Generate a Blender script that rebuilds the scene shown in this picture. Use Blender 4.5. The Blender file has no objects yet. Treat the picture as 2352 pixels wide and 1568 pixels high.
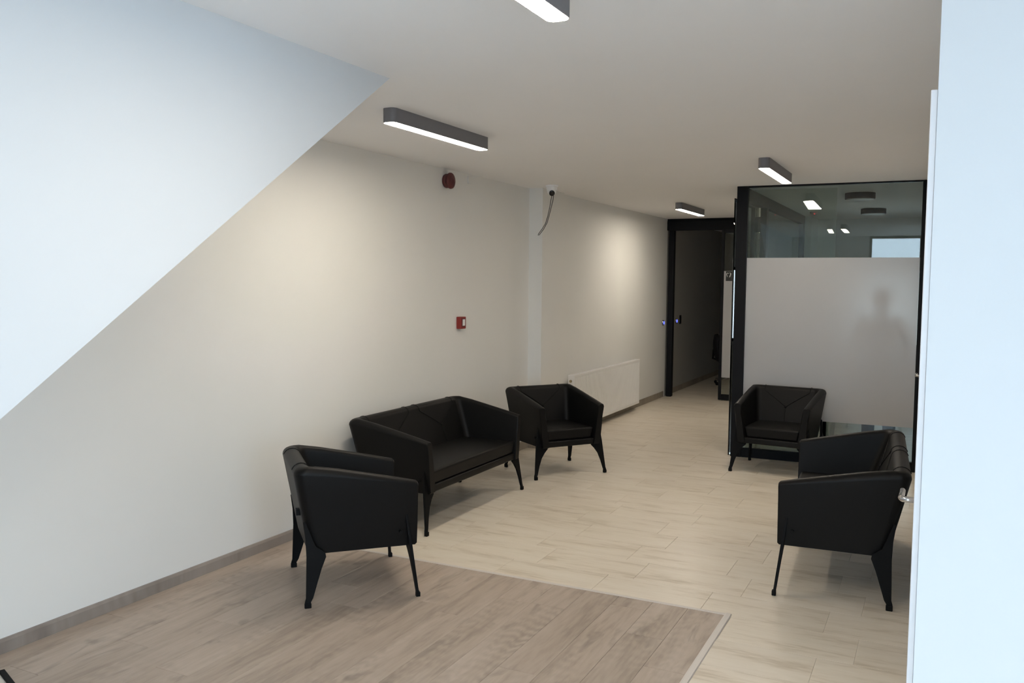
import bpy, bmesh, math, random
from mathutils import Vector, Matrix
random.seed(7)
PI = math.pi
S = bpy.context.scene
COL = S.collection

# ------------------------------------------------------------------ camera

F_ = 1991.65

def cam_rows():
    ya, pt, ro = -.458778887, .0702398134, .00915701203
    f = Vector((math.sin(ya)*math.cos(pt), math.cos(ya)*math.cos(pt), -math.sin(pt)))
    r = Vector((math.cos(ya), -math.sin(ya), 0)); u = r.cross(f)
    return (math.cos(ro)*r+math.sin(ro)*u, -math.sin(ro)*r+math.cos(ro)*u, f)
cr, cu, cf = cam_rows()
cd = bpy.data.cameras.new('camera'); cam = bpy.data.objects.new('camera', cd); COL.objects.link(cam)
cd.sensor_width = 36; cd.sensor_fit = 'HORIZONTAL'; cd.lens = F_*36/2352; cd.clip_start = .02; cd.clip_end = 200
cam.matrix_world = Matrix(((cr.x, cu.x, -cf.x, 0), (cr.y, cu.y, -cf.y, 0), (cr.z, cu.z, -cf.z, 1.8), (0, 0, 0, 1)))
S.camera = cam

# ------------------------------------------------------------------ daylight, exposure
DAY = 10.0
LAMP = 77.0
w = bpy.data.worlds.new('daylight'); S.world = w; w.use_nodes = True
bg = w.node_tree.nodes['Background']; bg.inputs[0].default_value = (.64, .82, 1.0, 1); bg.inputs[1].default_value = DAY
pl = bpy.data.lights.new('window_portal', 'AREA'); pl.shape = 'RECTANGLE'; pl.size = 1.95; pl.size_y = 2.7
pl.cycles.is_portal = True
po = bpy.data.objects.new('window_portal', pl); COL.objects.link(po); po.location = (.06, -1.32, 1.4); po.rotation_euler = (PI/2, 0, 0)
pl2 = bpy.data.lights.new('window_portal', 'AREA'); pl2.shape = 'RECTANGLE'; pl2.size = 2.9; pl2.size_y = 2.7
pl2.cycles.is_portal = True
po2 = bpy.data.objects.new('window_portal', pl2); COL.objects.link(po2); po2.location = (3.13, .5, 1.4); po2.rotation_euler = (PI/2, 0, PI/2)
S.view_settings.view_transform = 'Standard'; S.view_settings.look = 'None'
S.view_settings.exposure = 0.08; S.view_settings.gamma = 1.0; S.view_settings.use_curve_mapping = False
S.cycles.use_denoising = True
S.cycles.max_bounces = 12; S.cycles.diffuse_bounces = 8; S.cycles.transparent_max_bounces = 24; S.cycles.transmission_bounces = 8
S.cycles.sample_clamp_indirect = 6.0

# ------------------------------------------------------------------ materials
def mat(name, col, rough=.5, metal=0.0, spec=.5, noise=0.0, nscale=30.0, bump=0.0, emit=None, estr=0.0, sheen=0.0):
    m = bpy.data.materials.new(name); m.use_nodes = True
    nt = m.node_tree; b = nt.nodes['Principled BSDF']
    b.inputs['Base Color'].default_value = (*col, 1); b.inputs['Roughness'].default_value = rough
    b.inputs['Metallic'].default_value = metal; b.inputs['Specular IOR Level'].default_value = spec
    if sheen: b.inputs['Sheen Weight'].default_value = sheen
    if emit:
        b.inputs['Emission Color'].default_value = (*emit, 1); b.inputs['Emission Strength'].default_value = estr
    if noise or bump:
        tc = nt.nodes.new('ShaderNodeTexCoord'); n = nt.nodes.new('ShaderNodeTexNoise')
        n.inputs['Scale'].default_value = nscale; n.inputs['Detail'].default_value = 4
        nt.links.new(tc.outputs['Object'], n.inputs['Vector'])
        if noise:
            mx = nt.nodes.new('ShaderNodeMix'); mx.data_type = 'RGBA'
            mx.inputs[6].default_value = (*[c*(1-noise) for c in col], 1); mx.inputs[7].default_value = (*[min(1, c*(1+noise)) for c in col], 1)
            nt.links.new(n.outputs['Fac'], mx.inputs[0]); nt.links.new(mx.outputs[2], b.inputs['Base Color'])
        if bump:
            bp = nt.nodes.new('ShaderNodeBump'); bp.inputs['Strength'].default_value = bump; bp.inputs['Distance'].default_value = .002
            nt.links.new(n.outputs['Fac'], bp.inputs['Height']); nt.links.new(bp.outputs[0], b.inputs['Normal'])
    return m

M = {}
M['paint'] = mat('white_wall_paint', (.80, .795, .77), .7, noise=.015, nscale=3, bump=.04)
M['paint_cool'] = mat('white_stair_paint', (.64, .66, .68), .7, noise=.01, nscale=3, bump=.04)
M['paint_shaded'] = mat('shaded_wall_paint', (.36, .35, .325), .75, noise=.015, nscale=3, bump=.04)  # wall paint darkened: shade past the door frame is put into the colour
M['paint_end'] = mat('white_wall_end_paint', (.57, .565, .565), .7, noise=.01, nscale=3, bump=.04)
M['ceiling'] = mat('ceiling_paint', (.91, .905, .91), .8, noise=.015, nscale=2, bump=.03)
M['door_white'] = mat('white_door_lacquer', (.60, .575, .575), .35, noise=.01)
M['black'] = mat('black_upholstery', (.0040, .0037, .0036), .48, spec=.20, noise=.12, nscale=350, bump=.10)
M['seam'] = mat('black_seam', (.004, .004, .004), .6, spec=.2, noise=.1)
M['black_metal'] = mat('black_powder_coat', (.006, .006, .0062), .6, spec=.10, noise=.1, nscale=200)
M['frame'] = mat('anthracite_aluminium', (.008, .0083, .010), .5, spec=.12, noise=.08, nscale=120)
M['lamp_body'] = mat('lamp_housing_grey', (.17, .165, .178), .5, noise=.06, nscale=150)
M['lamp_off'] = mat('unlit_diffuser', (.55, .55, .53), .5, noise=.02)
M['chrome'] = mat('polished_steel', (.55, .54, .53), .12, 1.0, noise=.02)
M['red'] = mat('red_plastic', (.26, .022, .018), .38, noise=.05)
M['darkred'] = mat('dark_red_plastic', (.105, .018, .019), .4, noise=.05)
M['plastic'] = mat('white_plastic', (.88, .88, .88), .4, noise=.01)
M['enamel'] = mat('radiator_enamel', (.88, .865, .85), .3, noise=.01)
M['cable'] = mat('grey_cable', (.10, .10, .095), .5, noise=.05)
M['lens'] = mat('camera_lens', (.012, .012, .013), .15, noise=.05)
M['brass'] = mat('valve_brass', (.42, .36, .24), .35, .8, noise=.05)
M['trim'] = mat('satin_aluminium_trim', (.62, .575, .535), .45, .0, noise=.03, nscale=200)
M['grout'] = mat('pale_grout', (.68, .62, .53), .8, noise=.05, nscale=80)
M['subfloor'] = mat('dark_joint', (.16, .13, .11), .8, noise=.05, nscale=80)
M['ground'] = mat('outdoor_paving', (.46, .46, .46), .85, noise=.1, nscale=4)
M['skin'] = mat('skin', (.50, .30, .22), .5, noise=.04)
M['shirt'] = mat('navy_cloth', (.035, .045, .085), .8, noise=.1, nscale=120)
M['jeans'] = mat('blue_denim', (.05, .075, .16), .8, noise=.15, nscale=160)
M['hair'] = mat('dark_hair', (.015, .011, .009), .6, noise=.2, nscale=120)
M['shoe'] = mat('dark_leather', (.02, .018, .017), .4, noise=.1)
M['blue_led'] = mat('blue_led', (.05, .05, .4), .3, emit=(.10, .13, 1.0), estr=2.2, noise=.01)
M['red_led'] = mat('red_led', (.4, .02, .02), .3, emit=(1.0, .06, .05), estr=2.0, noise=.01)
M['sign_black'] = mat('sign_black', (.012, .012, .012), .3, noise=.05)
M['sign_white'] = mat('sign_white', (.75, .75, .74), .5, noise=.02)
M['board'] = mat('board_face', (.72, .68, .62), .4, noise=.03)
M['brown_black'] = mat('chair_mesh_black', (.008, .008, .009), .7, noise=.1, nscale=200)
M['lit'] = mat('lamp_diffuser', (.9, .88, .84), .5, emit=(1.0, .89, .74), estr=LAMP, noise=.01)

def glass(name, tint, refl=1.0, ior=1.5):
    m = bpy.data.materials.new(name); m.use_nodes = True; nt = m.node_tree; nt.nodes.clear()
    o = nt.nodes.new('ShaderNodeOutputMaterial'); mx = nt.nodes.new('ShaderNodeMixShader')
    t = nt.nodes.new('ShaderNodeBsdfTransparent'); t.inputs[0].default_value = (*tint, 1)
    g = nt.nodes.new('ShaderNodeBsdfGlossy'); g.inputs['Roughness'].default_value = 0.0; g.inputs[0].default_value = (refl, refl, refl, 1)
    fr = nt.nodes.new('ShaderNodeFresnel'); fr.inputs[0].default_value = ior
    tc = nt.nodes.new('ShaderNodeTexCoord'); n = nt.nodes.new('ShaderNodeTexNoise'); n.inputs['Scale'].default_value = .6
    bp = nt.nodes.new('ShaderNodeBump'); bp.inputs['Strength'].default_value = .01; bp.inputs['Distance'].default_value = .001
    nt.links.new(tc.outputs['Object'], n.inputs['Vector']); nt.links.new(n.outputs['Fac'], bp.inputs['Height']); nt.links.new(bp.outputs[0], g.inputs['Normal'])
    nt.links.new(fr.outputs[0], mx.inputs[0]); nt.links.new(t.outputs[0], mx.inputs[1]); nt.links.new(g.outputs[0], mx.inputs[2])
    nt.links.new(mx.outputs[0], o.inputs[0]); return m
M['glass'] = glass('clear_glass', (.86, .89, .86))
M['dim_glass'] = glass('dimmed_window_glass', (.60, .585, .56))  # tint holds back daylight from the added office window
M['window_glass'] = glass('window_glass', (.96, .97, .97))

def frosted():
    m = bpy.data.materials.new('frosted_film'); m.use_nodes = True; nt = m.node_tree; nt.nodes.clear()
    o = nt.nodes.new('ShaderNodeOutputMaterial')
    d = nt.nodes.new('ShaderNodeBsdfDiffuse'); d.inputs[0].default_value = (.72, .71, .715, 1)
    t = nt.nodes.new('ShaderNodeBsdfTranslucent'); t.inputs[0].default_value = (.82, .82, .83, 1)
    r = nt.nodes.new('ShaderNodeBsdfRefraction'); r.inputs['Color'].default_value = (.80, .80, .82, 1); r.inputs['Roughness'].default_value = .42; r.inputs['IOR'].default_value = 1.3
    g = nt.nodes.new('ShaderNodeBsdfGlossy'); g.inputs[0].default_value = (.9, .9, .9, 1); g.inputs['Roughness'].default_value = .38
    tc = nt.nodes.new('ShaderNodeTexCoord'); n = nt.nodes.new('ShaderNodeTexNoise'); n.inputs['Scale'].default_value = 900
    mr = nt.nodes.new('ShaderNodeMapRange'); mr.inputs['To Min'].default_value = .36; mr.inputs['To Max'].default_value = .40
    nt.links.new(tc.outputs['Object'], n.inputs['Vector']); nt.links.new(n.outputs['Fac'], mr.inputs[0]); nt.links.new(mr.outputs[0], g.inputs['Roughness'])
    a = nt.nodes.new('ShaderNodeMixShader'); a.inputs[0].default_value = .30; nt.links.new(d.outputs[0], a.inputs[1]); nt.links.new(t.outputs[0], a.inputs[2])
    b = nt.nodes.new('ShaderNodeMixShader'); b.inputs[0].default_value = .36; nt.links.new(a.outputs[0], b.inputs[1]); nt.links.new(r.outputs[0], b.inputs[2])
    c = nt.nodes.new('ShaderNodeMixShader'); c.inputs[0].default_value = .07; nt.links.new(b.outputs[0], c.inputs[1]); nt.links.new(g.outputs[0], c.inputs[2])
    nt.links.new(c.outputs[0], o.inputs[0]); return m
M['film'] = frosted()

def wood(name, stops, along, cross, lng, rough, knots=0.0, vary=.10, rnd=True, spec=.4):
    """streaky wood print: noise stretched along one axis, different on every piece"""
    m = bpy.data.materials.new(name); m.use_nodes = True; nt = m.node_tree; b = nt.nodes['Principled BSDF']; L = nt.links.new
    tc = nt.nodes.new('ShaderNodeTexCoord'); oi = nt.nodes.new('ShaderNodeObjectInfo')
    off = nt.nodes.new('ShaderNodeVectorMath'); off.operation = 'SCALE'; off.inputs[0].default_value = (37.0, 91.0, 17.0)
    L(oi.outputs['Random'], off.inputs['Scale'])
    add = nt.nodes.new('ShaderNodeVectorMath'); add.operation = 'ADD'
    L(tc.outputs['Object'], add.inputs[0])
    if rnd: L(off.outputs[0], add.inputs[1])
    def nz(sc, detail, dist=0.0):
        mp = nt.nodes.new('ShaderNodeMapping'); mp.inputs['Scale'].default_value = sc
        n = nt.nodes.new('ShaderNodeTexNoise'); n.inputs['Scale'].default_value = 1.0; n.inputs['Detail'].default_value = detail; n.inputs['Distortion'].default_value = dist
        L(add.outputs[0], mp.inputs[0]); L(mp.outputs[0], n.inputs['Vector']); return n
    sx = (lng, cross, 1) if along == 'x' else (cross, lng, 1)
    n1 = nz(sx, 6, .4)
    n2 = nz((sx[0]*5, sx[1]*6, 1), 4, .2)
    mth = nt.nodes.new('ShaderNodeMath'); mth.operation = 'MULTIPLY_ADD'; mth.inputs[1].default_value = .35; L(n2.outputs['Fac'], mth.inputs[0])
    m2 = nt.nodes.new('ShaderNodeMath'); m2.operation = 'MULTIPLY'; m2.inputs[1].default_value = .65; L(n1.outputs['Fac'], m2.inputs[0]); L(m2.outputs[0], mth.inputs[2])
    rp = nt.nodes.new('ShaderNodeValToRGB'); rp.color_ramp.elements[0].position = .31; rp.color_ramp.elements[1].position = .66
    rp.color_ramp.elements[0].color = (*stops[0], 1); rp.color_ramp.elements[1].color = (*stops[2], 1)
    e = rp.color_ramp.elements.new(.47); e.color = (*stops[1], 1)
    L(mth.outputs[0], rp.inputs[0])
    last = rp.outputs[0]
    if knots:
        mp = nt.nodes.new('ShaderNodeMapping'); mp.inputs['Scale'].default_value = (8, .9, 1) if along == 'y' else (.9, 8, 1)
        wv = nt.nodes.new('ShaderNodeTexWave'); wv.wave_type = 'RINGS'; wv.inputs['Scale'].default_value = 4.5; wv.inputs['Distortion'].default_value = 5.5; wv.inputs['Detail'].default_value = 2; wv.inputs['Detail Scale'].default_value = .8
        L(add.outputs[0], mp.inputs[0]); L(mp.outputs[0], wv.inputs['Vector'])
        n3 = nz((4.2, 1.0, 1) if along == 'y' else (1.0, 4.2, 1), 2)
        mr = nt.nodes.new('ShaderNodeMapRange'); mr.inputs['From Min'].default_value = .50; mr.inputs['From Max'].default_value = .75; mr.inputs['To Max'].default_value = knots
        L(n3.outputs['Fac'], mr.inputs[0])
        mm = nt.nodes.new('ShaderNodeMath'); mm.operation = 'MULTIPLY'; L(wv.outputs['Fac'], mm.inputs[0]); L(mr.outputs[0], mm.inputs[1])
        mx = nt.nodes.new('ShaderNodeMix'); mx.data_type = 'RGBA'; mx.inputs[7].default_value = (*[c*.45 for c in stops[0]], 1)
        L(mm.outputs[0], mx.inputs[0]); L(last, mx.inputs[6]); last = mx.outputs[2]
        # dark smudged knots
        n4 = nz((8.5, 3.0, 1) if along == 'y' else (3.0, 8.5, 1), 3, .6)
        mr2 = nt.nodes.new('ShaderNodeMapRange'); mr2.inputs['From Min'].default_value = .60; mr2.inputs['From Max'].default_value = .74; mr2.inputs['To Max'].default_value = .55
        L(n4.outputs['Fac'], mr2.inputs[0])
        mx3 = nt.nodes.new('ShaderNodeMix'); mx3.data_type = 'RGBA'; mx3.inputs[7].default_value = (*[c*.5 for c in stops[0]], 1)
        L(mr2.outputs[0], mx3.inputs[0]); L(last, mx3.inputs[6]); last = mx3.outputs[2]
    hs = nt.nodes.new('ShaderNodeHueSaturation'); mr3 = nt.nodes.new('ShaderNodeMapRange')
    mr3.inputs['To Min'].default_value = 1-vary; mr3.inputs['To Max'].default_value = 1+vary
    L(oi.outputs['Random'], mr3.inputs[0]); L(mr3.outputs[0], hs.inputs['Value']); L(last, hs.inputs['Color'])
    L(hs.outputs[0], b.inputs['Base Color'])
    b.inputs['Roughness'].default_value = rough; b.inputs['Specular IOR Level'].default_value = spec
    bp = nt.nodes.new('ShaderNodeBump'); bp.inputs['Strength'].default_value = .06; bp.inputs['Distance'].default_value = .002
    L(mth.outputs[0], bp.inputs['Height']); L(bp.outputs[0], b.inputs['Normal'])
    return m
M['tile'] = wood('pale_wood_tile', ((.50, .425, .328), (.675, .605, .507), (.725, .662, .57)), 'x', 9, 1.7, .34, 0, .025)
M['plank'] = wood('grey_oak_laminate', ((.275, .222, .182), (.395, .325, .268), (.465, .392, .332)), 'y', 10, 1.1, .42, .32, .03)
M['tile_far'] = wood('pale_wood_tile_far', ((.50, .425, .328), (.675, .605, .507), (.725, .662, .57)), 'x', 9, 1.3, .36, 0, 0, False)
M['plank_far'] = wood('grey_oak_laminate_far', ((.275, .222, .182), (.395, .325, .268), (.465, .392, .332)), 'y', 10, 1.1, .42, 0, 0, False)
M['skirt_oak'] = wood('grey_oak_skirting', ((.225, .188, .165), (.30, .258, .228), (.36, .31, .278)), 'y', 14, 2.0, .45, .4, .05)
M['skirt_tile'] = wood('taupe_skirting_tile', ((.21, .18, .14), (.275, .235, .185), (.33, .285, .225)), 'y', 14, 2.0, .4, 0, .08)

# ------------------------------------------------------------------ mesh helpers
class MB:
    def __init__(s): s.v = []; s.f = []
    def raw(s, vs, fs):
        b = len(s.v); s.v += [tuple(p) for p in vs]; s.f += [tuple(i+b for i in f) for f in fs]; return s
    def box(s, x0, x1, y0, y1, z0, z1, rz=0, c=None):
        vs = [Vector((x, y, z)) for z in (z0, z1) for x, y in ((x0, y0), (x1, y0), (x1, y1), (x0, y1))]
        if rz:
            c = Vector(c) if c else Vector(((x0+x1)/2, (y0+y1)/2, 0)); q = Matrix.Rotation(rz, 3, 'Z')
            vs = [q @ (p-c)+c for p in vs]
        return s.raw(vs, [(3, 2, 1, 0), (4, 5, 6, 7), (0, 1, 5, 4), (1, 2, 6, 5), (2, 3, 7, 6), (3, 0, 4, 7)])
    def prism(s, poly, axis, a, b):
        """poly: 2-D points; extruded along axis from a to b"""
        def P(u, v, t): return {'x': (t, u, v), 'y': (u, t, v), 'z': (u, v, t)}[axis]
        n = len(poly); vs = [P(u, v, a) for u, v in poly]+[P(u, v, b) for u, v in poly]
        fs = [tuple(range(n-1, -1, -1)), tuple(range(n, 2*n))]+[(i, (i+1) % n, n+(i+1) % n, n+i) for i in range(n)]
        return s.raw(vs, fs)
    def tube(s, pts, rad, n=8, cap=True):
        pts = [Vector(p) for p in pts]; rs = rad if isinstance(rad, (list, tuple)) else [rad]*len(pts)
        vs = []; ref = None
        for i, p in enumerate(pts):
            d = (pts[min(i+1, len(pts)-1)]-pts[max(i-1, 0)]).normalized()
            if ref is None: ref = d.orthogonal().normalized()
            ref = (ref-d*ref.dot(d)).normalized(); o = d.cross(ref)
            for k in range(n):
                a = 2*PI*k/n; vs.append(p+rs[i]*(math.cos(a)*ref+math.sin(a)*o))
        fs = [(i*n+k, i*n+(k+1) % n, (i+1)*n+(k+1) % n, (i+1)*n+k) for i in range(len(pts)-1) for k in range(n)]
        if cap: fs += [tuple(range(n-1, -1, -1)), tuple(range((len(pts)-1)*n, len(pts)*n))]
        return s.raw(vs, fs)
    def lathe(s, prof, axis='z', n=24, c=(0, 0, 0)):
        """prof: (radius, height) pairs, closed with caps"""
        vs = []; c = Vector(c)
        for r, h in prof:
            for k in range(n):
                a = 2*PI*k/n; u, v = r*math.cos(a), r*math.sin(a)
                vs.append(c+Vector({'z': (u, v, h), 'x': (h, u, v), 'y': (v, h, u)}[axis]))
        m = len(prof)
        fs = [(i*n+k, i*n+(k+1) % n, (i+1)*n+(k+1) % n, (i+1)*n+k) for i in range(m-1) for k in range(n)]
        fs += [tuple(range(n-1, -1, -1)), tuple(range((m-1)*n, m*n))]
        return s.raw(vs, fs)
    def mesh(s, name, m, smooth=False):
        me = bpy.data.meshes.new(name); me.from_pydata(s.v, [], s.f); me.materials.append(M[m] if isinstance(m, str) else m)
        b = bmesh.new(); b.from_mesh(me); bmesh.ops.recalc_face_normals(b, faces=b.faces); b.to_mesh(me); b.free()
        if smooth:
            me.polygons.foreach_set('use_smooth', [True]*len(me.polygons))
        return me
    def obj(s, name, m, parent=None, smooth=False, bevel=0, seg=2, loc=None, rz=0):
        o = bpy.data.objects.new(name, s.mesh(name, m, smooth)); COL.objects.link(o); o.parent = parent
        if loc: o.location = loc
        if rz: o.rotation_euler = (0, 0, rz)
        if bevel:
            md = o.modifiers.new('round', 'BEVEL'); md.width = bevel; md.segments = seg; md.limit_method = 'ANGLE'; md.angle_limit = math.radians(35)
        if smooth:
            sm = o.modifiers.new('smooth', 'WEIGHTED_NORMAL'); sm.keep_sharp = True
            for e in o.data.edges: pass
        return o

def sharp(o, deg=40):
    try: o.data.set_sharp_from_angle(angle=math.radians(deg))
    except Exception: pass
    return o
def empty(name, loc=(0, 0, 0), rz=0):
    o = bpy.data.objects.new(name, None); COL.objects.link(o); o.location = loc; o.rotation_euler = (0, 0, rz); o.empty_display_size = .1; return o
def tag(o, label=None, cat=None, group=None, kind=None):
    for k, v in (('label', label), ('category', cat), ('group', group), ('kind', kind)):
        if v: o[k] = v
    return o
def struct(o, label, cat): return tag(o, label, cat, kind='structure')
def copy_tree(o, parent=None):
    c = o.copy(); COL.objects.link(c); c.parent = parent
    for ch in list(o.children): copy_tree(ch, c)
    return c

# ------------------------------------------------------------------ the room
H = 2.775
XL, XF = -3.956, -3.87          # near and far stretch of the left wall
YB, YE = -1.2, 20.0
XR = -.0245

o = MB().box(XL-.2, XL, YB-.2, 8.9, -.02, H).obj('wall_left', 'paint'); struct(o, 'long white wall beside the black sofa, lit by a ceiling lamp', 'wall')
o = MB().box(XL-.2, XF, 8.9, 13.30, -.02, H).obj('wall_left.001', 'paint'); struct(o, 'white wall beyond the pillar, behind the radiator', 'wall')
o = MB().box(XL-.2, XF, 13.30, YE, -.02, H).obj('wall_dark_room', 'paint_shaded'); struct(o, 'left wall of the dark room behind the sliding door, shade put into its colour', 'wall')
o = MB().box(XL-.05, -3.803, 8.40, 8.975, -.02, H).obj('wall_left.002', 'paint'); struct(o, 'shallow white pillar on the left wall beside the dome camera', 'pillar')
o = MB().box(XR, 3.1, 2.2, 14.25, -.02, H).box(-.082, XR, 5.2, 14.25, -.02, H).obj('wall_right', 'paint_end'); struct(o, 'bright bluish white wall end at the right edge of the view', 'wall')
o = MB().box(XL-.2, -.92, YB-.15, YB, -.02, H).box(2.98, 3.1, YB-.15, -.95, -.02, H).box(2.98, 3.1, 1.95, 2.2, -.02, H).box(1.02, 2.98, YB-.15, YB, -.02, H).obj('wall_back', 'paint'); struct(o, 'white entrance wall beside the shop window', 'wall')
o = MB().box(XL, -1.78, YE, YE+.15, -.02, H).obj('wall_far', 'paint'); struct(o, 'end wall of the dark room behind the sliding door', 'wall')
o = MB().box(-1.86, -1.15, 14.1, 14.25, -.02, H).box(-.12, XR+.1, 14.1, 14.25, -.02, H).box(-1.15, -.12, 14.1, 14.25, 2.05, H).box(-1.15, -.12, 14.1, 14.25, -.02, .85).obj('wall_office', 'paint'); struct(o, 'back wall of the glazed office', 'wall')
o = MB().box(-1.86, -1.74, 13.35, 14.1, -.02, H).obj('wall_office.001', 'paint'); struct(o, 'short side wall closing the glazed office', 'wall')
o = MB().box(-1.9, -1.78, 14.25, YE, -.02, H).obj('wall_dark_room', 'paint'); struct(o, 'right side wall of the dark room behind the sliding door', 'wall')
o = MB().box(XL-.2, 3.1, YB-.15, 14.25, H, H+.15).box(XL-.2, -1.78, 14.25, YE+.15, H, H+.15).obj('ceiling', 'ceiling'); struct(o, 'flat white painted ceiling carrying the linear lamps', 'ceiling')
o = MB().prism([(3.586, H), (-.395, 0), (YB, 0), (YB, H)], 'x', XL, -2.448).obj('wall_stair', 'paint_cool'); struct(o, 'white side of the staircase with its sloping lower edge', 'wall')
o = MB().box(-30, 30, -40, YB-.15, -.2, -.12).box(3.1, 30, YB-.15, 20, -.2, -.12).obj('ground', 'ground'); struct(o, 'paving outside the shop window', 'ground')

# floor with its tiles and planks
fl = MB().box(XL-.1, 3.1, YB-.15, 14.25, -.10, -.0028).box(XL-.1, -1.78, 14.25, YE, -.10, -.0028).obj('floor', 'grout'); struct(fl, 'floor of pale wood-look tiles and greyer oak planks', 'floor')
o = MB().box(XL-.05, -1.80, 13.45, YE, -.006, 0).box(-1.80, XR+.1, 9.30, 14.1, -.006, 0).obj('floor_covering', 'tile_far', fl)
o = MB().box(-.97, 3.0, YB, 2.19, -.006, 0).obj('floor_covering', 'tile_far', fl)
o = MB().box(XL, -.985, YB, 1.6, -.006, .004).obj('floor_covering', 'plank_far', fl)

def slab(x0, x1, y0, y1, zt, th=.010, ch=.0010):
    cx, cy = (x0+x1)/2, (y0+y1)/2; a, b = (x1-x0)/2, (y1-y0)/2
    vs = [(-a, -b, zt-th), (a, -b, zt-th), (a, b, zt-th), (-a, b, zt-th), (-a, -b, zt-ch), (a, -b, zt-ch), (a, b, zt-ch), (-a, b, zt-ch),
          (-a+ch, -b+ch, zt), (a-ch, -b+ch, zt), (a-ch, b-ch, zt), (-a+ch, b-ch, zt)]
    fs = [(0, 1, 5, 4), (1, 2, 6, 5), (2, 3, 7, 6), (3, 0, 4, 7), (4, 5, 9, 8), (5, 6, 10, 9), (6, 7, 11, 10), (7, 4, 8, 11), (8, 9, 10, 11)]
    return vs, fs, cx, cy
_cache = {}
def piece(name, m, x0, x1, y0, y1, zt):
    vs, fs, cx, cy = slab(x0, x1, y0, y1, zt)
    key = (m, round(x1-x0, 3), round(y1-y0, 3), zt)
    if key not in _cache:
        me = bpy.data.meshes.new(name); me.from_pydata(vs, [], fs); me.materials.append(M[m]); _cache[key] = me
    o = bpy.data.objects.new(name, _cache[key]); COL.objects.link(o); o.parent = fl; o.location = (cx, cy, 0); return o
TL, TW, GAP = .645, .3275, .0013
XT1 = XR+.01
for r in range(-8, 27):
    y0 = 4.628+TW*r; y1 = y0+TW
    off = (-.48, -.966, -.48+.0, -.966, -.48+.163)[r % 5] if r >= 0 else (-.473, -.31, -.48)[r % 3]
    off = (-.480, -.966, -.475, -.962, -.470, -.950)[r % 6] + (0 if r < 5 else .05*((r*7) % 5))
    k0 = math.floor((XL-off)/TL)-1
    for k in range(k0, k0+14):
        xa, xb = off+k*TL, off+(k+1)*TL
        lo = -.953 if r < 0 else (XL+.0)
        if y0 > 8.9: lo = XF
        hi = XT1
        if y0 > 9.05: hi = -1.80
        xa2, xb2 = max(xa, lo), min(xb, hi)
        if xb2-xa2 < .03: continue
        ya, yb = max(y0, 2.2), min(y1, 13.45)
        if yb-ya < .03: continue
        piece('tile', 'tile', xa2+GAP/2, xb2-GAP/2, ya+GAP/2, yb-GAP/2, 0.0)
PW, PL = .2002, 1.285
ends = [3.82, 4.15, 3.20, 3.50, 4.30, 3.0, 3.95, 2.75, 3.6, 2.5, 4.05, 3.3, 2.9, 3.75, 3.1]
for i in range(15):
    xb = -.985-PW*i; xa = xb-PW
    xa = max(xa, XL+.004)
    if xb-xa < .02: continue
    cuts = sorted({4.624, 1.6, *[c for k in range(-3, 3) for c in [ends[i]+PL*k] if 1.66 < c < 4.58]})
    for ya, yb in zip(cuts, cuts[1:]):
        piece('plank', 'plank', xa+.0004, xb-.0004, ya+.0004, yb-.0004, .004)
tr = MB().prism([(-.986, .0), (-.986, .0065), (-.978, .0075), (-.956, .0055), (-.952, .0)], 'y', YB, 4.655).obj('trim_1', 'trim'); struct(tr, 'flat aluminium strip along the right side of the oak planks', 'floor trim')
tr = MB().prism([(4.623, .0), (4.623, .0060), (4.630, .0068), (4.652, .0045), (4.656, .0)], 'x', XL, -.986).obj('trim_2', 'trim'); struct(tr, 'thin pale strip where the oak planks meet the tiles', 'floor trim')

# skirtings
sk = MB().prism([(XL, 0), (XL+.016, 0), (XL+.016, .060), (XL+.010, .074), (XL, .074)], 'y', -.3, 4.64).obj('baseboard_left', 'skirt_oak'); struct(sk, 'grey oak skirting on the wall beside the oak planks', 'skirting board')
sk2 = empty('baseboard_left'); struct(sk2, 'taupe tiled skirting behind the sofa and radiator', 'skirting board')
def skirt(x, y0, y1):
    y = y0
    while y < y1-.02:
        e = min(y+.65, y1); MB().box(x, x+.011, y+.001, e-.001, 0, .088).obj('skirting_tile', 'skirt_tile', sk2, bevel=.002, seg=1); y = e
skirt(XL, 4.66, 8.39); skirt(-3.803, 8.40, 8.975); skirt(XF, 8.99, 13.2); skirt(XF, 13.42, 19.9)
MB().box(XL+.012, -3.794, 8.388, 8.399, 0, .088).obj('skirting_tile', 'skirt_tile', sk2)

# shop window behind the viewer: only its light and reflection reach the picture
wn = empty('window_1', (.05, YB-.08, 0)); struct(wn, 'full-height shop window letting daylight in', 'window')
f = MB()
for x in (-.97, -.025, .92): f.box(x, x+.05, -.03, .03, 0, H)
f.box(-.97, .97, -.03, .03, 0, .06).box(-.97, .97, -.03, .03, H-.05, H)
f.obj('window_frame', 'frame', wn)
for a, b in ((-.92, -.025), (.025, .92)): MB().box(a, b, -.004, .004, .06, H-.05).obj('pane', 'window_glass', wn)

wn = empty('added_window_2', (3.04, .5, 0), PI/2); struct(wn, 'added full-height side window, unseen, lighting the stair side', 'window')  # unseen window, added to throw daylight onto the stair side
f = MB()
for x in (-1.45, -.025, 1.40): f.box(x, x+.05, -.03, .03, 0, H)
f.box(-1.45, 1.45, -.03, .03, 0, .06).box(-1.45, 1.45, -.03, .03, H-.05, H)
f.obj('window_frame', 'frame', wn)
for a, b in ((-1.4, -.025), (.025, 1.4)): MB().box(a, b, -.004, .004, .06, H-.05).obj('pane', 'window_glass', wn)

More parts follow.
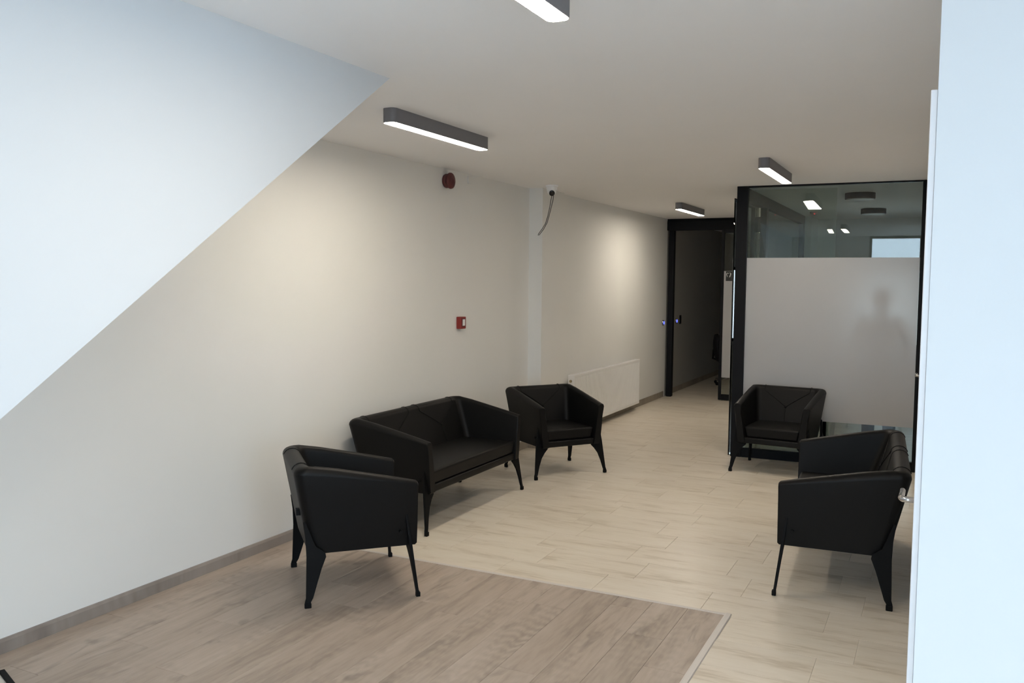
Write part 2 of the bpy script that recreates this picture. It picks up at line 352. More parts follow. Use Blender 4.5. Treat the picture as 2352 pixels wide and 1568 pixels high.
wn = empty('added_window_3', (-.635, 14.17, 0)); struct(wn, 'added office window, unseen behind the frosted band, brightening it', 'window')  # unseen window, added to brighten the office and glow through the film
MB().box(-.515, .515, -.03, .03, .85, .90).box(-.515, .515, -.03, .03, 2.0, 2.05).box(-.515, -.465, -.03, .03, .9, 2.0).box(.465, .515, -.03, .03, .9, 2.0).obj('window_frame', 'frame', wn)
MB().box(-.465, .465, -.004, .004, .9, 2.0).obj('pane', 'dim_glass', wn)

# ------------------------------------------------------------------ glazed office front
ga = math.radians(2.0)
gp = empty('glass_partition', (-1.904, 9.0, 0), ga); tag(gp, 'glass office wall in a black frame with a wide frosted band', 'partition')
MB().box(0, .108, 0, .07, 0, H).obj('post', 'frame', gp, bevel=.003)
MB().box(1.712, 1.820, 0, .07, 0, H).obj('post', 'frame', gp, bevel=.003)
MB().box(.108, 1.712, .005, .065, 0, .092).obj('bottom_rail', 'frame', gp, bevel=.003)
MB().box(.108, 1.712, .005, .065, H-.014, H).obj('top_rail', 'frame', gp)
def pane(x0, x1, yc, ang, z0, z1, th, name, m, par):
    vs = []
    for z in (z0, z1):
        for x, s in ((x0, -1), (x1, -1), (x1, 1), (x0, 1)):
            vs.append((x, yc+math.tan(ang)*(x-(x0+x1)/2)+s*th/2, z))
    return MB().raw(vs, [(3, 2, 1, 0), (4, 5, 6, 7), (0, 1, 5, 4), (1, 2, 6, 5), (2, 3, 7, 6), (3, 0, 4, 7)]).obj(name, m, par)
g1 = pane(.108, 1.712, .030, math.radians(-.75), .09, H-.012, .008, 'glass_pane', 'glass', gp)
pane(.108, .955, .052, math.radians(.25), .10, 2.735, .008, 'glass_pane', 'glass', gp)
pane(.109, 1.711, .0245, math.radians(-.75), .427, 2.052, .0008, 'frosted_film', 'film', gp)

# office side wall towards the corridor: posts and beam, glass between
gs = empty('glass_partition', (-1.90, 9.07, 0)); tag(gs, 'side wall of the glazed office running back along the corridor', 'partition')
MB().box(0, .07, .05, 4.28, 2.655, H).obj('beam', 'frame', gs, bevel=.002)
MB().box(0, .07, 1.20, 1.32, .05, 2.655).obj('post', 'frame', gs, bevel=.002)
MB().box(0, .07, 4.14, 4.28, 0, 2.655).obj('post', 'frame', gs, bevel=.002)
MB().box(0, .07, 1.20, 4.14, 0, .092).obj('bottom_rail', 'frame', gs, bevel=.002)
MB().box(.03, .038, 1.32, 4.14, .092, 2.655).obj('glass_pane', 'glass', gs)
MB().box(.0285, .0295, 1.32, 4.14, .427, 2.052).obj('frosted_film', 'film', gs)
# its sliding leaf, pulled forward past the corner post
d4 = empty('door_4', (-1.922, 8.985, 0)); struct(d4, 'frosted sliding glass leaf standing against the black corner post', 'door')
MB().box(-.004, .004, 0, 1.28, .012, 2.655).obj('glass_pane', 'glass', d4)
MB().box(-.0052, -.0044, .001, 1.28, .427, 2.045).obj('frosted_film', 'film', d4)
MB().box(-.022, .012, .10, .15, 0, .022).obj('floor_guide', 'chrome', d4, bevel=.003)
MB().box(-.010, .021, .30, 1.25, 2.655, 2.70).obj('top_track', 'frame', d4)

# ------------------------------------------------------------------ corridor sliding door
d3 = empty('door_3', (0, 13.25, 0)); struct(d3, 'black framed sliding door at the end of the corridor, half open', 'door')
MB().box(-3.868, -1.90, 0, .12, 2.598, H-.03).obj('header_beam', 'frame', d3, bevel=.006)
MB().box(-3.868, -1.90, .02, .12, H-.03, H).obj('header_filler', 'frame', d3)
MB().box(-3.836, -3.750, 0, .10, 0, 2.60).obj('jamb', 'frame', d3, bevel=.014, seg=3)
MB().box(-3.006, -2.962, -.045, -.01, .012, 2.60).obj('leaf_stile', 'frame', d3, bevel=.006)
MB().box(-1.99, -1.95, -.045, -.01, .012, 2.60).obj('leaf_stile', 'frame', d3, bevel=.006)
MB().box(-2.962, -1.99, -.045, -.01, .012, .098).obj('leaf_rail', 'frame', d3, bevel=.006)
MB().box(-2.962, -1.99, -.045, -.01, 2.545, 2.60).obj('leaf_rail', 'frame', d3)
MB().box(-2.962, -1.99, -.031, -.025, .098, 2.545).obj('glass_pane', 'glass', d3)
MB().box(-2.961, -1.991, -.033, -.032, .355, 1.972).obj('frosted_film', 'film', d3)
sg = MB().box(-2.932, -1.991, -.0345, -.0335, 1.822, 1.968).obj('sign_panel', 'sign_black', d3)
tooth = [(-.030, .020), (-.034, .034), (-.026, .047), (-.012, .048), (0, .042), (.012, .048), (.026, .047), (.034, .034), (.030, .014), (.022, -.014), (.014, -.036)]
lt = MB().tube([(-2.889+u*.92, -.036, 1.905+v*.75) for u, v in tooth[5:]], [.005, .006, .0075, .0085, .009, .008], 6)
lt.tube([(-2.889+u*.92, -.036, 1.905+v*.75) for u, v in [(-.020, -.030), (-.028, -.006), (-.033, .018), (-.034, .034), (-.026, .047), (-.012, .046), (-.002, .036)]], .005, 6)
lt.obj('tooth_logo', 'sign_white', sg, smooth=True)
fc = bpy.data.curves.new('lettering', 'FONT'); fc.body = 'K'; fc.size = .060; fc.extrude = .0006; fc.materials.append(M['sign_white'])
to = bpy.data.objects.new('lettering', fc); COL.objects.link(to); to.parent = sg; to.location = (-2.836, -.0355, 1.848); to.rotation_euler = (PI/2, 0, 0)

# ------------------------------------------------------------------ white doors in the right wall
def lever(par, y, z, x0):
    MB().lathe([(.025, 0), (.025, -.006), (.022, -.009)], 'x', 20, (x0, y, z)).obj('rosette', 'chrome', par, smooth=True)
    pts = [(x0-.004, y, z), (x0-.040, y, z), (x0-.052, y+.004, z), (x0-.057, y+.016, z), (x0-.057, y+.06, z), (x0-.057, y+.125, z)]
    MB().tube(pts, .0098, 14).obj('lever', 'chrome', par, smooth=True)
def white_door(name, y0, wd, ht, label, zh, x=XR):
    d = empty(name, (x, y0, 0)); struct(d, label, 'door')
    a = MB().box(-.0145, .0, .0, .07, 0, ht).box(-.0145, 0, wd+.07, wd+.14, 0, ht).box(-.0145, 0, .07, wd+.07, ht-.07, ht)
    a.obj('architrave', 'door_white', d, bevel=.002)
    MB().box(-.010, 0, .073, wd+.067, .006, ht-.073).obj('door_leaf', 'door_white', d, bevel=.002)
    lever(d, wd-.02, zh, -.010)
    return d
white_door('door_1', 2.205, .86, 2.238, 'white door and frame with a steel lever handle, nearest on the right wall', 1.105)
white_door('door_2', 6.42, .86, 2.238, 'second white door with a lever handle, further along the right wall', 1.105, -.082)

# ------------------------------------------------------------------ ceiling lamps
def stadium(L, W, r, n=6):
    p = []
    for cx, cy, a0 in ((W/2-r, L/2-r, 0), (-W/2+r, L/2-r, PI/2), (-W/2+r, -L/2+r, PI), (W/2-r, -L/2+r, 1.5*PI)):
        for k in range(n+1): a = a0+k*PI/2/n; p.append((cx+r*math.cos(a), cy+r*math.sin(a)))
    return p
lp = empty('linear_ceiling_lamp')
sharp(MB().prism(stadium(1.16, .088, .030), 'z', -.082, 0).obj('housing', 'lamp_body', lp, smooth=True))
sharp(MB().prism(stadium(1.152, .080, .027), 'z', -.0832, -.0822).obj('diffuser', 'lit', lp, smooth=True))
LPOS = [(-1.215, 2.235, 'lit linear lamp on the ceiling, cut off by the top of the picture'),
        (-2.868, 4.760, 'lit linear lamp on the ceiling above the black sofa by the wall'),
        (-1.285, 7.585, 'lit linear lamp on the ceiling in front of the glass office'),
        (-2.945, 11.130, 'lit linear lamp on the ceiling of the corridor, nearest the sliding door')]
for i, (x, y, lb) in enumerate(LPOS):
    l = lp if i == 0 else copy_tree(lp)
    l.location = (x, y, H); tag(l, lb, 'ceiling lamp', 'linear lamps along the ceiling')
rl = empty('round_ceiling_lamp')
sharp(MB().lathe([(.155, 0), (.155, -.062), (.147, -.066)], 'z', 40).obj('housing', 'frame', rl, smooth=True))
sharp(MB().lathe([(.142, -.055), (.142, -.0685), (.138, -.070)], 'z', 40).obj('diffuser', 'lamp_off', rl, smooth=True))
r2 = copy_tree(rl)
rl.location = (-.83, 10.15, H); tag(rl, 'round dark ceiling lamp in the office, the larger one just behind the glass', 'ceiling lamp', 'round lamps in the office')
r2.location = (-.84, 12.35, H); tag(r2, 'round dark ceiling lamp further back in the office', 'ceiling lamp', 'round lamps in the office')

# ------------------------------------------------------------------ upholstered seats
def build_seat(kind, hw_t, hw_b, hf):
    """tub seat; front is +y. hw_t/hw_b: half width at top/bottom, hf: half spacing of the feet"""
    root = empty(kind)
    ZB, ZT, ZA = .283, .778, .660
    yb_t, yb_b, yf = (-.338 if kind == 'armchair' else -.362), -.247, (.360 if kind == 'armchair' else .346)
    def hk(z): return (z-ZB)/(ZT-ZB)
    def wo(z): return hw_b+(hw_t-hw_b)*hk(z)
    def bo(z): return yb_b+(yb_t-yb_b)*hk(z)
    na, nc, nb = 5, 5, 9
    T, TB = .066, .092
    st = []
    for i in range(na+1): st.append(('a', i/na, 1))
    for i in range(1, nc+1): st.append(('c', i/nc, 1))
    for i in range(1, nb): st.append(('b', i/nb, 1))
    for i in range(nc, 0, -1): st.append(('c', i/nc, -1))
    for i in range(na, -1, -1): st.append(('a', i/na, -1))
    def pt(sta, z, inner, zt=None):
        k, t, s = sta
        if not inner: W, B, rc = wo(z), bo(z), .060
        else:
            zz = min(max((ZT-z)/(ZT-.42), 0), 1)
            W, B, rc = wo(z)-T, bo(z)+TB+.048*zz, .045
        if k == 'a': x = W; y = yf+(B+rc-yf)*t
        elif k == 'c':
            a = t*PI/2; x = W-rc+rc*math.cos(a); y = B+rc-rc*math.sin(a)
        else: x = (W-rc)*(1-2*t); y = B; return Vector((x, y, z))
        return Vector((s*x, y, z))
    def ztop(sta):
        k, t, s = sta
        y = pt(sta, ZT, False).y
        y0 = yb_t+.09
        return ZT if y < y0 else ZT+(ZA-ZT)*(y-y0)/(yf-y0)
    rings = []
    for idx, sta in enumerate(st):
        zt = ztop(sta); r = .021+.023*(zt-ZA)/(ZT-ZA)
        ring = [pt(sta, z, False) for z in (ZB, ZB+.12, ZB+.24, zt-.12, zt-r)]
        O = pt(sta, zt-r, False); I = pt(sta, zt-r, True)
        for a in (18, 36, 54, 72, 90, 108, 126, 144, 162):
            c = (1-math.cos(math.radians(a)))/2
            p = O.lerp(I, c); p.z = zt-r+r*math.sin(math.radians(a)); ring.append(p)
        ring += [pt(sta, z, True) for z in (zt-r, zt-.10, .50, .40, ZB)]
        rings.append(ring)
    # rounded arm fronts
    for e, nxt in ((0, 1), (-1, -2)):
        c = sum(rings[e], Vector())/len(rings[e])
        full = [p.copy() for p in rings[e]]
        rings[e] = [p+(c-p).normalized()*.010 for p in full]
        mid = [p+Vector((0, -.010, 0)) for p in full]
        rings.insert(1 if e == 0 else len(rings)-1, mid)
    n = len(rings[0]); vs = [p for rg in rings for p in rg]; m = len(rings)
    fs = [(i*n+k, i*n+(k+1) % n, (i+1)*n+(k+1) % n, (i+1)*n+k) for i in range(m-1) for k in range(n)]
    fs += [tuple(range(n-1, -1, -1)), tuple(range((m-1)*n, m*n))]
    sh = MB().raw(vs, fs).obj('shell', 'black', root, smooth=True); sharp(sh, 50)
    # underframe and front rail with rounded inner corners
    wi = hw_b-.008
    MB().box(-wi, wi, yb_b+.012, yf-.012, ZB, ZB+.055).obj('seat_frame', 'black', root, smooth=True, bevel=.012, seg=3)
    # cushion
    wc = wo(.42)-T-.002
    cu_ = []
    nx, ny = (10, 8)
    for j in range(ny+1):
        for i in range(nx+1):
            u, v = i/nx*2-1, j/ny*2-1
            crown = .014*(1-u**4)*(1-v**4)
            wv = wc+.004*v
            cu_.append((u*wv, .073+v*.256, .440+crown))
    b0 = len(cu_)
    bot = [(i/nx*2-1, j/ny*2-1) for j in range(ny+1) for i in range(nx+1)]
    cu_ += [(u*(wc-.020), .073+v*.250, .338) for u, v in bot]
    cf_ = []
    row = nx+1
    for j in range(ny):
        for i in range(nx):
            a = j*row+i; cf_.append((a, a+1, a+row+1, a+row)); cf_.append((b0+a+row, b0+a+row+1, b0+a+1, b0+a))
    per = [i for i in range(nx)]+[nx+j*row for j in range(ny)]+[ny*row+nx-i for i in range(nx)]+[(ny-j)*row for j in range(ny)]
    for q in range(len(per)):
        a, b = per[q], per[(q+1) % len(per)]; cf_.append((b, a, b0+a, b0+b))
    sharp(MB().raw(cu_, cf_).obj('cushion', 'black', root, smooth=True, bevel=.018, seg=4), 60)
    # V seams and buttons on the back
    def inb(z):
        zz = min(max((ZT-z)/(ZT-.42), 0), 1); return bo(z)+TB+.048*zz
    def on_back(x, h):
        """h>0: height above seat on the inner face; h<=0: over the rounded top to the rear edge"""
        if h > 0: return (x, inb(h)+.0022, h)
        a = -h*PI; O = bo(ZT-.044); I = inb(ZT-.044)
        c = (1-math.cos(PI-a))/2
        return (x, O+(I-O)*c, ZT-.044+.0455*math.sin(a))
    vees = [(0, .215)] if kind == 'armchair' else [(-.345, .265), (.345, .265)]
    for bx, hx in vees:
        for s in (-1, 1):
            pts = [on_back(bx+s*(hx+.014*h), -h) for h in (.92, .84, .74, .62, .5, .38, .26, .15, .06)]
            for q in range(9):
                t = q/8; z = .732+(.585-.732)*t
                pts.append(on_back(bx+s*hx*(1-t)**1.08, z))
            MB().tube(pts, .0034, 6).obj('seam', 'seam', root, smooth=True)
        MB().tube([on_back(bx, z) for z in (.585, .54, .50, .45)], .0030, 6).obj('seam', 'seam', root, smooth=True)
        MB().lathe([(.004, -.004), (.012, 0), (.010, .005), (.004, .008)], 'y', 14, (bx, inb(.585), .585)).obj('button', 'seam', root, smooth=True)
    # blade legs: front pair set across, rear pair set lengthways
    for s in (1, -1):
        e = hf-hw_t
        prof = [(hf+.013, .0), (hf+.013, .035), (hf+.006, .055), (hf-.018, .30), (hf-.033, .40), (hf-.045, .472), (hf-.060, .472), (hf-.075, .30),
                (hf-.135, .300), (hf-.138, .270), (hf-.105, .238), (hf-.070, .190), (hf-.042, .120), (hf-.022, .050), (hf-.016, .035), (hf-.016, .0)]
        nn = len(prof)
        vs = [(s*(u+.010), .350-.056*min(z/.47, 1)+th, z) for th in (-.008, .008) for u, z in prof]
        fl_ = MB().raw(vs, [tuple(range(nn-1, -1, -1)), tuple(range(nn, 2*nn))]+[(i, (i+1) % nn, nn+(i+1) % nn, nn+i) for i in range(nn)]).obj('leg', 'black_metal', root, bevel=.003, seg=2)
        MB().box(s*(hf+.0085)-.0155, s*(hf+.0085)+.0155, .338, .362, 0, .030).obj('foot_cap', 'black_metal', fl_, bevel=.004)
        MB().lathe([(.010, 0), (.010, .03)], 'x', 12, (s*(hf-.055)-(.03 if s < 0 else 0), .262, .372)).obj('bracket', 'black_metal', root)
        pr = [(-.278, 0), (-.278, .035), (-.272, .055), (-.266, .28), (-.270, .38), (-.282, .470), (-.270, .480), (-.215, .335), (-.165, .300),
              (-.160, .274), (-.184, .215), (-.208, .140), (-.234, .055), (-.246, .035), (-.246, 0)]
        lg = MB()
        nn = len(pr)
        vs = []
        for th in (-.008, .008):
            for y, z in pr:
                x = s*((hf-.004)+(hw_b+(hw_t-hw_b)*hk(.47)-.006-(hf-.004))*z/.47+th); vs.append((x, y, z))
        lg.raw(vs, [tuple(range(nn-1, -1, -1)), tuple(range(nn, 2*nn))]+[(i, (i+1) % nn, nn+(i+1) % nn, nn+i) for i in range(nn)])
        rl_ = lg.obj('leg', 'black_metal', root, bevel=.003, seg=2)
        MB().box(s*(hf-.005)-.012, s*(hf-.005)+.012, -.280, -.244, 0, .030).obj('foot_cap', 'black_metal', rl_, bevel=.004)
    MB().box(hw_b-.10, hw_b-.065, bo(.50)-.022, bo(.50)+.004, .49, .525).obj('fabric_tag', 'seam', root)
    return root

def place(o, x, y, fx, fy, label, cat, group=None):
    o.location = (x, y, 0); o.rotation_euler = (0, 0, math.atan2(fy, fx)-PI/2); tag(o, label, cat, group)
ac = build_seat('armchair', .368, .306, .364)
ac2, ac3 = copy_tree(ac), copy_tree(ac)
place(ac, -3.118, 4.100, .690, .724, 'black armchair seen from behind, standing on the oak planks', 'armchair', 'black tub armchairs')
place(ac2, -3.286, 7.541, .811, -.585, 'black armchair between the wall sofa and the white radiator', 'armchair', 'black tub armchairs')
place(ac3, -1.346, 8.592, -.085, -.996, 'black armchair in front of the frosted glass office wall', 'armchair', 'black tub armchairs')
sf = build_seat('sofa', .775, .712, .765)
sf2 = copy_tree(sf)
place(sf, -3.530, 5.884, 1, .0, 'black two-seat sofa along the long white wall', 'sofa', 'black two-seat sofas')
place(sf2, -.498, 5.863, -.998, -.06, 'black two-seat sofa seen from its side, by the white door', 'sofa', 'black two-seat sofas')

# ------------------------------------------------------------------ things on the walls and ceiling
# radiator
ra = empty('radiator', (XF+.001, 9.24, 0)); tag(ra, 'white panel radiator low on the wall beyond the pillar', 'radiator')
RLn, x0, x1, z0, z1 = 2.42, .035, .115, .095, .715
vs = []; fs = []; nfl = 72
prof = [(x1, 0)]
for k in range(nfl):
    a = .03+(RLn-.06)*k/nfl; d = (RLn-.06)/nfl
    prof += [(x1, a), (x1, a+d*.55), (x1-.005, a+d*.68), (x1-.005, a+d*.87)]
prof += [(x1, RLn-.03), (x1, RLn)]
m = len(prof)
vs = [(x, y, z) for z in (z0+.035, z1-.035) for x, y in prof]
MB().raw(vs, [(k, k+1, m+k+1, m+k) for k in range(m-1)]).obj('fluted_front', 'enamel', ra)
MB().box(x1-.012, x1, 0, RLn, z0, z0+.036).obj('bottom_edge', 'enamel', ra, bevel=.004)
MB().box(x1-.012, x1, 0, RLn, z1-.036, z1).obj('top_edge', 'enamel', ra, bevel=.004)
MB().box(x0, x1-.001, -.002, .003, z0, z1).obj('side_cover', 'enamel', ra, bevel=.002)
MB().box(x0, x1-.001, RLn-.003, RLn+.002, z0, z1).obj('side_cover', 'enamel', ra, bevel=.002)
MB().box(x0, x0+.012, .004, RLn-.004, z0, z1-.004).obj('back_panel', 'enamel', ra)
g = MB()
for k in range(60): yy = .01+k*(RLn-.03)/60; g.box(x0+.012, x1-.012, yy, yy+.010, z1-.006, z1)
tag(g.obj('top_grille', 'enamel', ra), kind='stuff')
MB().lathe([(.016, 0), (.016, -.012), (.010, -.016)], 'y', 16, ((x0+x1)/2-.006, -.002, .645)).obj('plug', 'brass', ra, smooth=True)
for yy in (.3, 2.0): MB().box(0, x0, yy, yy+.04, .2, .62).obj('wall_bracket', 'enamel', ra)
MB().tube([(.045, -.055, .0), (.045, -.055, .62)], .011, 10).tube([(.045, -.055, .12), (.07, .02, .12)], .009, 8).obj('pipe', 'brass', ra, smooth=True)

# fire sounder
o = empty('fire_alarm_sounder', (XL, 6.655, 2.668)); tag(o, 'dark red round fire sounder high on the long white wall', 'alarm')
MB().lathe([(.058, 0), (.062, .010), (.061, .030), (.050, .036)], 'x', 28).obj('base', 'darkred', o, smooth=True)
MB().lathe([(.048, .034), (.066, .042), (.071, .050), (.069, .062), (.056, .070), (.020, .073), (.018, .068)], 'x', 28).obj('horn', 'darkred', o, smooth=True)
for zz in (.050, -.062): MB().box(.028, .046, -.006, .006, zz, zz+.012).obj('clip', 'red', o)
# call point
o = empty('fire_call_point', (XL, 6.905, 1.41)); tag(o, 'square red fire call point on the long white wall', 'call point')
MB().box(0, .050, -.045, .045, -.055, .055).obj('box', 'red', o, bevel=.004)
MB().box(.048, .0525, -.030, .030, -.036, .040).obj('bezel', 'darkred', o, bevel=.003)
MB().box(.052, .0545, -.021, .021, -.026, .032).obj('glass_window', 'plastic', o)
# junction cover near the ceiling
o = MB().prism([(7.05, 2.685), (7.11, 2.69), (7.115, 2.757), (7.05, 2.757)], 'x', XL, XL+.012).obj('cable_cover', 'paint', bevel=.004); tag(o, 'small white cover plate under the ceiling, beside the fire sounder', 'cover plate')
# dome camera
o = empty('dome_camera', (-3.62, 8.22, H)); tag(o, 'white dome camera on the ceiling beside the pillar', 'camera')
sharp(MB().lathe([(.064, 0), (.064, -.012), (.056, -.020), (.054, -.050), (.046, -.058)], 'z', 28).obj('base', 'plastic', o, smooth=True))
b = MB()
b.lathe([(.010, .044), (.034, .034), (.046, .016), (.048, 0), (.044, -.018), (.032, -.034), (.010, -.042)], 'z', 24)
bo_ = b.obj('ball', 'plastic', o, smooth=True); bo_.location = (0, -.004, -.058)
le = MB().lathe([(.026, 0), (.029, .004), (.029, .018), (.024, .022), (.010, .024)], 'z', 24).obj('lens', 'lens', o, smooth=True)
le.location = (.0145, -.031, -.078); le.rotation_euler = Vector((.30, -.72, -.40)).to_track_quat('Z', 'Y').to_euler()
o = MB()
A, B = Vector((-3.612, 8.200, 2.665)), Vector((-3.590, 8.196, 2.668))
loop = [A, A+Vector((-.010, 0, -.05)), A+Vector((-.022, 0, -.12)), A+Vector((-.036, -.01, -.20)), A+Vector((-.060, -.015, -.28)), A+Vector((-.095, -.02, -.335)), A+Vector((-.133, -.025, -.385)),
        A+Vector((-.138, -.025, -.398)), A+Vector((-.126, -.025, -.396)), A+Vector((-.080, -.02, -.340)), B+Vector((-.062, -.015, -.275)), B+Vector((-.040, -.01, -.195)), B+Vector((-.022, 0, -.11)), B+Vector((-.006, 0, -.045)), B]
o.tube(loop, .0042, 8); ob = o.obj('camera_cable', 'cable', smooth=True); tag(ob, 'thin grey cable looping down from the dome camera', 'cable')
# touch switches at the corridor door
def touch(name, y, z, label, x=XF):
    e = empty(name, (x, y, z)); tag(e, label, 'switch', 'touch switches by the corridor door')
    MB().lathe([(.042, 0), (.042, .012), (.034, .020)], 'x', 20).obj('steel_cover', 'chrome', e, smooth=True)
    MB().lathe([(.024, .018), (.024, .025), (.018, .028)], 'x', 18).obj('light_ring', 'blue_led', e, smooth=True)
touch('touch_switch', 13.12, 1.165, 'round steel touch switch glowing blue, on the wall before the black door frame')
touch('touch_switch', 13.86, 1.165, 'round steel touch switch glowing blue, just behind the black door frame')
o = empty('wall_switch', (XF, 14.12, 1.18)); tag(o, 'dark upright switch plate in the dark room behind the door frame', 'switch')
MB().box(0, .010, -.042, .042, -.072, .072).obj('plate', 'black_metal', o, bevel=.003); MB().box(.010, .015, -.03, .03, -.05, .05).obj('rocker', 'black_metal', o, bevel=.002)

# ------------------------------------------------------------------ dark room: office chair
oc = empty('office_chair', (-3.30, 15.35, 0), math.radians(-72)); tag(oc, 'black office chair in the dark room behind the sliding door', 'office chair')
bk = []
for j in range(9):
    t = j/8; zz = .42+.46*t; wv = .20+.035*math.sin(PI*t); yy = -.20-.06*math.sin(PI*t*.8)
    for i in range(7):
        u = i/6*2-1; bk.append((u*wv, yy+.05*u*u, zz))
n0 = len(bk); bk += [(x, y-.035, z) for x, y, z in bk]
bf = []
for j in range(8):
    for i in range(6):
        a = j*7+i; bf += [(a, a+1, a+8, a+7), (n0+a+7, n0+a+8, n0+a+1, n0+a)]
per = list(range(7))+[6+7*j for j in range(1, 9)]+[62-i for i in range(1, 7)]+[56-7*j for j in range(1, 8)]
bf += [(per[(q+1) % len(per)], per[q], n0+per[q], n0+per[(q+1) % len(per)]) for q in range(len(per))]
MB().raw(bk, bf).obj('backrest', 'brown_black', oc, smooth=True)
MB().box(-.23, .23, -.22, .24, .43, .50).obj('seat', 'brown_black', oc, smooth=True, bevel=.03, seg=4)
MB().tube([(0, -.19, .44), (0, -.29, .46), (0, -.275, .62)], .02, 8).obj('back_bracket', 'black_metal', oc, smooth=True)
MB().tube([(0, 0, .10), (0, 0, .43)], .026, 12).obj('gas_column', 'chrome', oc, smooth=True)
for k in range(5):
    a = 2*PI*k/5+.3; c, s_ = math.cos(a), math.sin(a)
    lg = MB().tube([(.02*c, .02*s_, .115), (.27*c, .27*s_, .085)], [.022, .015], 8).obj('leg', 'chrome', oc, smooth=True)
    MB().lathe([(.028, -.018), (.030, -.01), (.030, .01), (.028, .018)], 'x', 14, (.27*c, .27*s_, .030)).obj('caster', 'black_metal', lg, smooth=True)
    MB().tube([(.27*c, .27*s_, .055), (.27*c, .27*s_, .088)], .008, 8).obj('caster_stem', 'chrome', lg)

# ------------------------------------------------------------------ office: bin, pole, person behind the frosted glass
o = empty('waste_bin', (-1.05, 10.0, 0)); tag(o, 'white tapered bin on the office floor behind the clear strip of glass', 'bin')
MB().lathe([(.042, 0), (.075, .42), (.078, .43), (.070, .43), (.066, .41)], 'z', 24).obj('bucket', 'plastic', o, smooth=True)
o = empty('pole_stand', (-1.035, 9.42, 0)); tag(o, 'slim dark pole stand blurred behind the frosted glass', 'stand')
MB().lathe([(.11, 0), (.11, .012), (.02, .02)], 'z', 24).obj('foot_plate', 'black_metal', o, smooth=True)
MB().tube([(0, 0, .015), (0, 0, 1.27)], .017, 10).obj('pole', 'black_metal', o, smooth=True)
MB().lathe([(.004, 1.262), (.028, 1.268), (.030, 1.285), (.004, 1.30)], 'z', 16).obj('knob', 'black_metal', o, smooth=True)

def skin_obj(name, m, parent, verts, edges, rad, root=0, sub=2):
    me = bpy.data.meshes.new(name); me.from_pydata(verts, edges, []); me.materials.append(M[m])
    o = bpy.data.objects.new(name, me); COL.objects.link(o); o.parent = parent
    sm = o.modifiers.new('skin', 'SKIN'); sm.use_smooth_shade = True
    if not me.skin_vertices: me.attributes.new('skin', 'FLOAT', 'POINT') if False else None
    if not me.skin_vertices:
        b = bmesh.new(); b.from_mesh(me); b.verts.layers.skin.verify(); b.to_mesh(me); b.free()
    for i, r in enumerate(rad):
        sv = me.skin_vertices[0].data[i]; sv.radius = r if isinstance(r, tuple) else (r, r); sv.use_root = (i == root)
    s2 = o.modifiers.new('subdivide', 'SUBSURF'); s2.levels = sub; s2.render_levels = sub
    return o
pe = empty('person', (-.545, 9.88, 0), math.radians(165)); tag(pe, 'person in dark blue clothes and jeans standing behind the frosted glass', 'person')
# body: pelvis 0, spine up to head, arms with hands, legs
V, E_, Rr = [], [], []
def add(p, r, to=None):
    V.append(p); Rr.append(r)
    if to is not None: E_.append((to, len(V)-1))
    return len(V)-1
pv = add((0, 0, .94), (.135, .10)); sp = add((0, .01, 1.12), (.118, .088), pv); ch = add((0, .0, 1.30), (.135, .098), sp); nk0 = add((0, -.01, 1.44), (.075, .06), ch)
nk = add((0, 0, 1.50), .048, nk0); hd0 = add((0, .012, 1.565), (.062, .072), nk); hd1 = add((0, .012, 1.63), (.074, .092), hd0); hd2 = add((0, .005, 1.69), (.058, .075), hd1)
for s in (-1, 1):
    a = add((s*.165, -.005, 1.405), .055, ch); b = add((s*.215, -.01, 1.27), .045, a); c = add((s*.235, -.01, 1.12), .038, b); d = add((s*.235, .05, .90), .027, c)
    pm = add((s*.232, .065, .845), (.020, .034), d)
    for q in range(4):
        ln = (.030, .036, .040, .034)[q]; off = (q-1.5)*.018
        k1 = add((s*.232, .070+off, .805), .0085, pm); k2 = add((s*.226, .074+off, .805-ln), .008, k1); add((s*.216, .078+off, .805-ln*1.8), .007, k2)
    t1 = add((s*.222, .105, .835), .0095, pm); add((s*.216, .118, .800), .0085, t1)
    h = add((s*.09, 0, .86), .088, pv); k = add((s*.105, .012, .49), .058, h); an = add((s*.11, -.012, .095), .038, k)
    add((s*.12, .10, .035), (.036, .026), an)
skin_obj('body', 'skin', pe, V, E_, Rr)
# clothing follows the body
Vs = [(0, 0, .86), (0, .005, .98), (0, .01, 1.13), (0, 0, 1.30), (0, -.008, 1.435)]; Es = [(0, 1), (1, 2), (2, 3), (3, 4)]; Rs = [(.152, .118), (.150, .114), (.135, .104), (.150, .112), (.085, .070)]
for s in (-1, 1):
    b0 = len(Vs); Vs += [(s*.168, -.005, 1.405), (s*.218, -.01, 1.27), (s*.238, -.01, 1.12), (s*.237, .04, .93)]; Rs += [.068, .058, .050, .040]
    Es += [(3, b0), (b0, b0+1), (b0+1, b0+2), (b0+2, b0+3)]
skin_obj('jacket', 'shirt', pe, Vs, Es, Rs)
Vt = [(0, 0, .93)]; Et = []; Rt = [(.150, .116)]
for s in (-1, 1):
    b0 = len(Vt); Vt += [(s*.09, 0, .84), (s*.105, .012, .49), (s*.11, -.010, .10)]; Rt += [.104, .074, .064]; Et += [(0, b0), (b0, b0+1), (b0+1, b0+2)]
skin_obj('trousers', 'jeans', pe, Vt, Et, Rt)
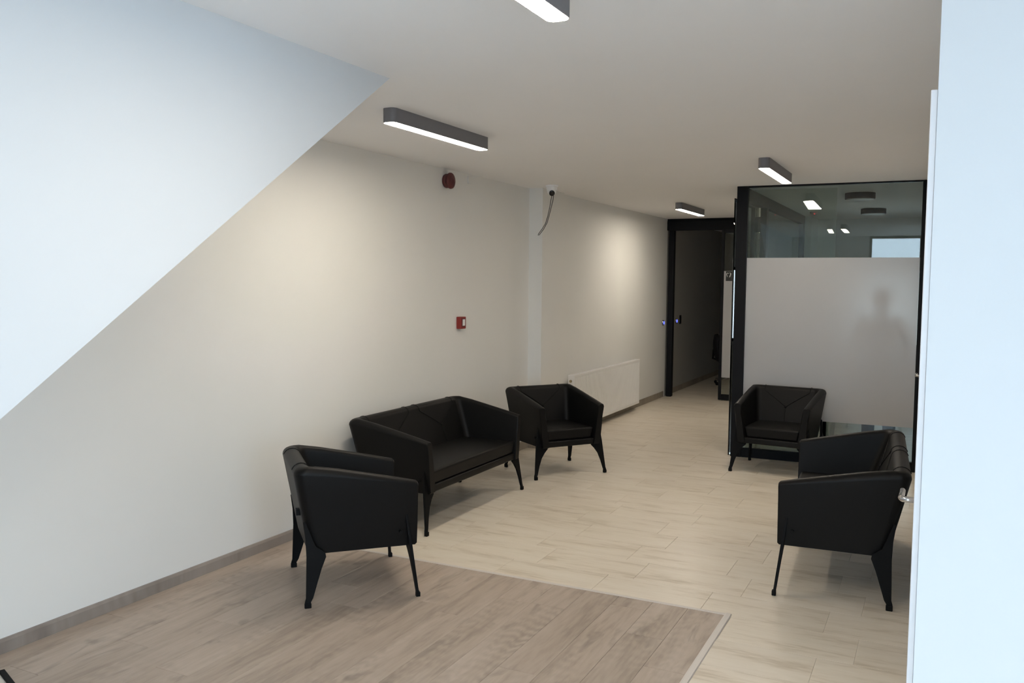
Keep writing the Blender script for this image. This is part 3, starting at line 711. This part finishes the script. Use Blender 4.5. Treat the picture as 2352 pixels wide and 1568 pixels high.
for s in (-1, 1):
    skin_obj('shoe', 'shoe', pe, [(s*.112, -.035, .050), (s*.115, .04, .046), (s*.12, .13, .036)], [(0, 1), (1, 2)], [(.046, .044), (.048, .042), (.044, .030)])
hr = MB().lathe([(.005, .115), (.055, .100), (.084, .060), (.092, .010), (.086, -.030), (.074, -.050)], 'z', 20, (0, 0, 0)).obj('hair', 'hair', pe, smooth=True)
hr.location = (0, -.012, 1.650); hr.scale = (.92, 1.10, .95)
for s in (-1, 1):
    e = MB().lathe([(.002, -.008), (.008, -.004), (.009, 0), (.008, .004), (.002, .008)], 'z', 10).obj('eye', 'sign_white', pe, smooth=True); e.location = (s*.030, .094, 1.615)
    e = MB().lathe([(.004, -.026), (.012, -.018), (.014, 0), (.013, .018), (.005, .028)], 'z', 10).obj('ear', 'skin', pe, smooth=True); e.location = (s*.077, .012, 1.605)
e = MB().raw([(-.010, .094, 1.565), (.010, .094, 1.565), (0, .098, 1.612), (0, .118, 1.572)], [(0, 1, 3), (1, 2, 3), (2, 0, 3), (0, 2, 1)]).obj('nose', 'skin', pe)
e = MB().box(-.022, .022, .084, .090, 1.542, 1.550).obj('mouth', 'darkred', pe, bevel=.003)

# framed board lying under the stairs, only its corner shows
o = empty('framed_board', (-3.56, 2.02, .004), math.radians(-20.5)); tag(o, 'dark framed board lying on the oak planks under the stairs', 'board')
fr = MB().box(-.30, .30, .275, .30, 0, .022).box(-.30, .30, -.30, -.275, 0, .022).box(-.30, -.275, -.275, .275, 0, .022).box(.275, .30, -.275, .275, 0, .022)
fr.obj('frame', 'black_metal', o, bevel=.003); MB().box(-.275, .275, -.275, .275, .001, .012).obj('panel', 'board', o)
# small red standby light in the office
o = empty('smoke_detector', (-1.62, 12.6, H)); tag(o, 'small ceiling detector with a red light inside the office', 'detector')
MB().lathe([(.05, 0), (.05, -.02), (.03, -.04)], 'z', 20).obj('housing', 'plastic', o, smooth=True); MB().lathe([(.007, 0), (.007, -.006)], 'z', 10, (.02, -.044, -.028)).obj('light', 'red_led', o)
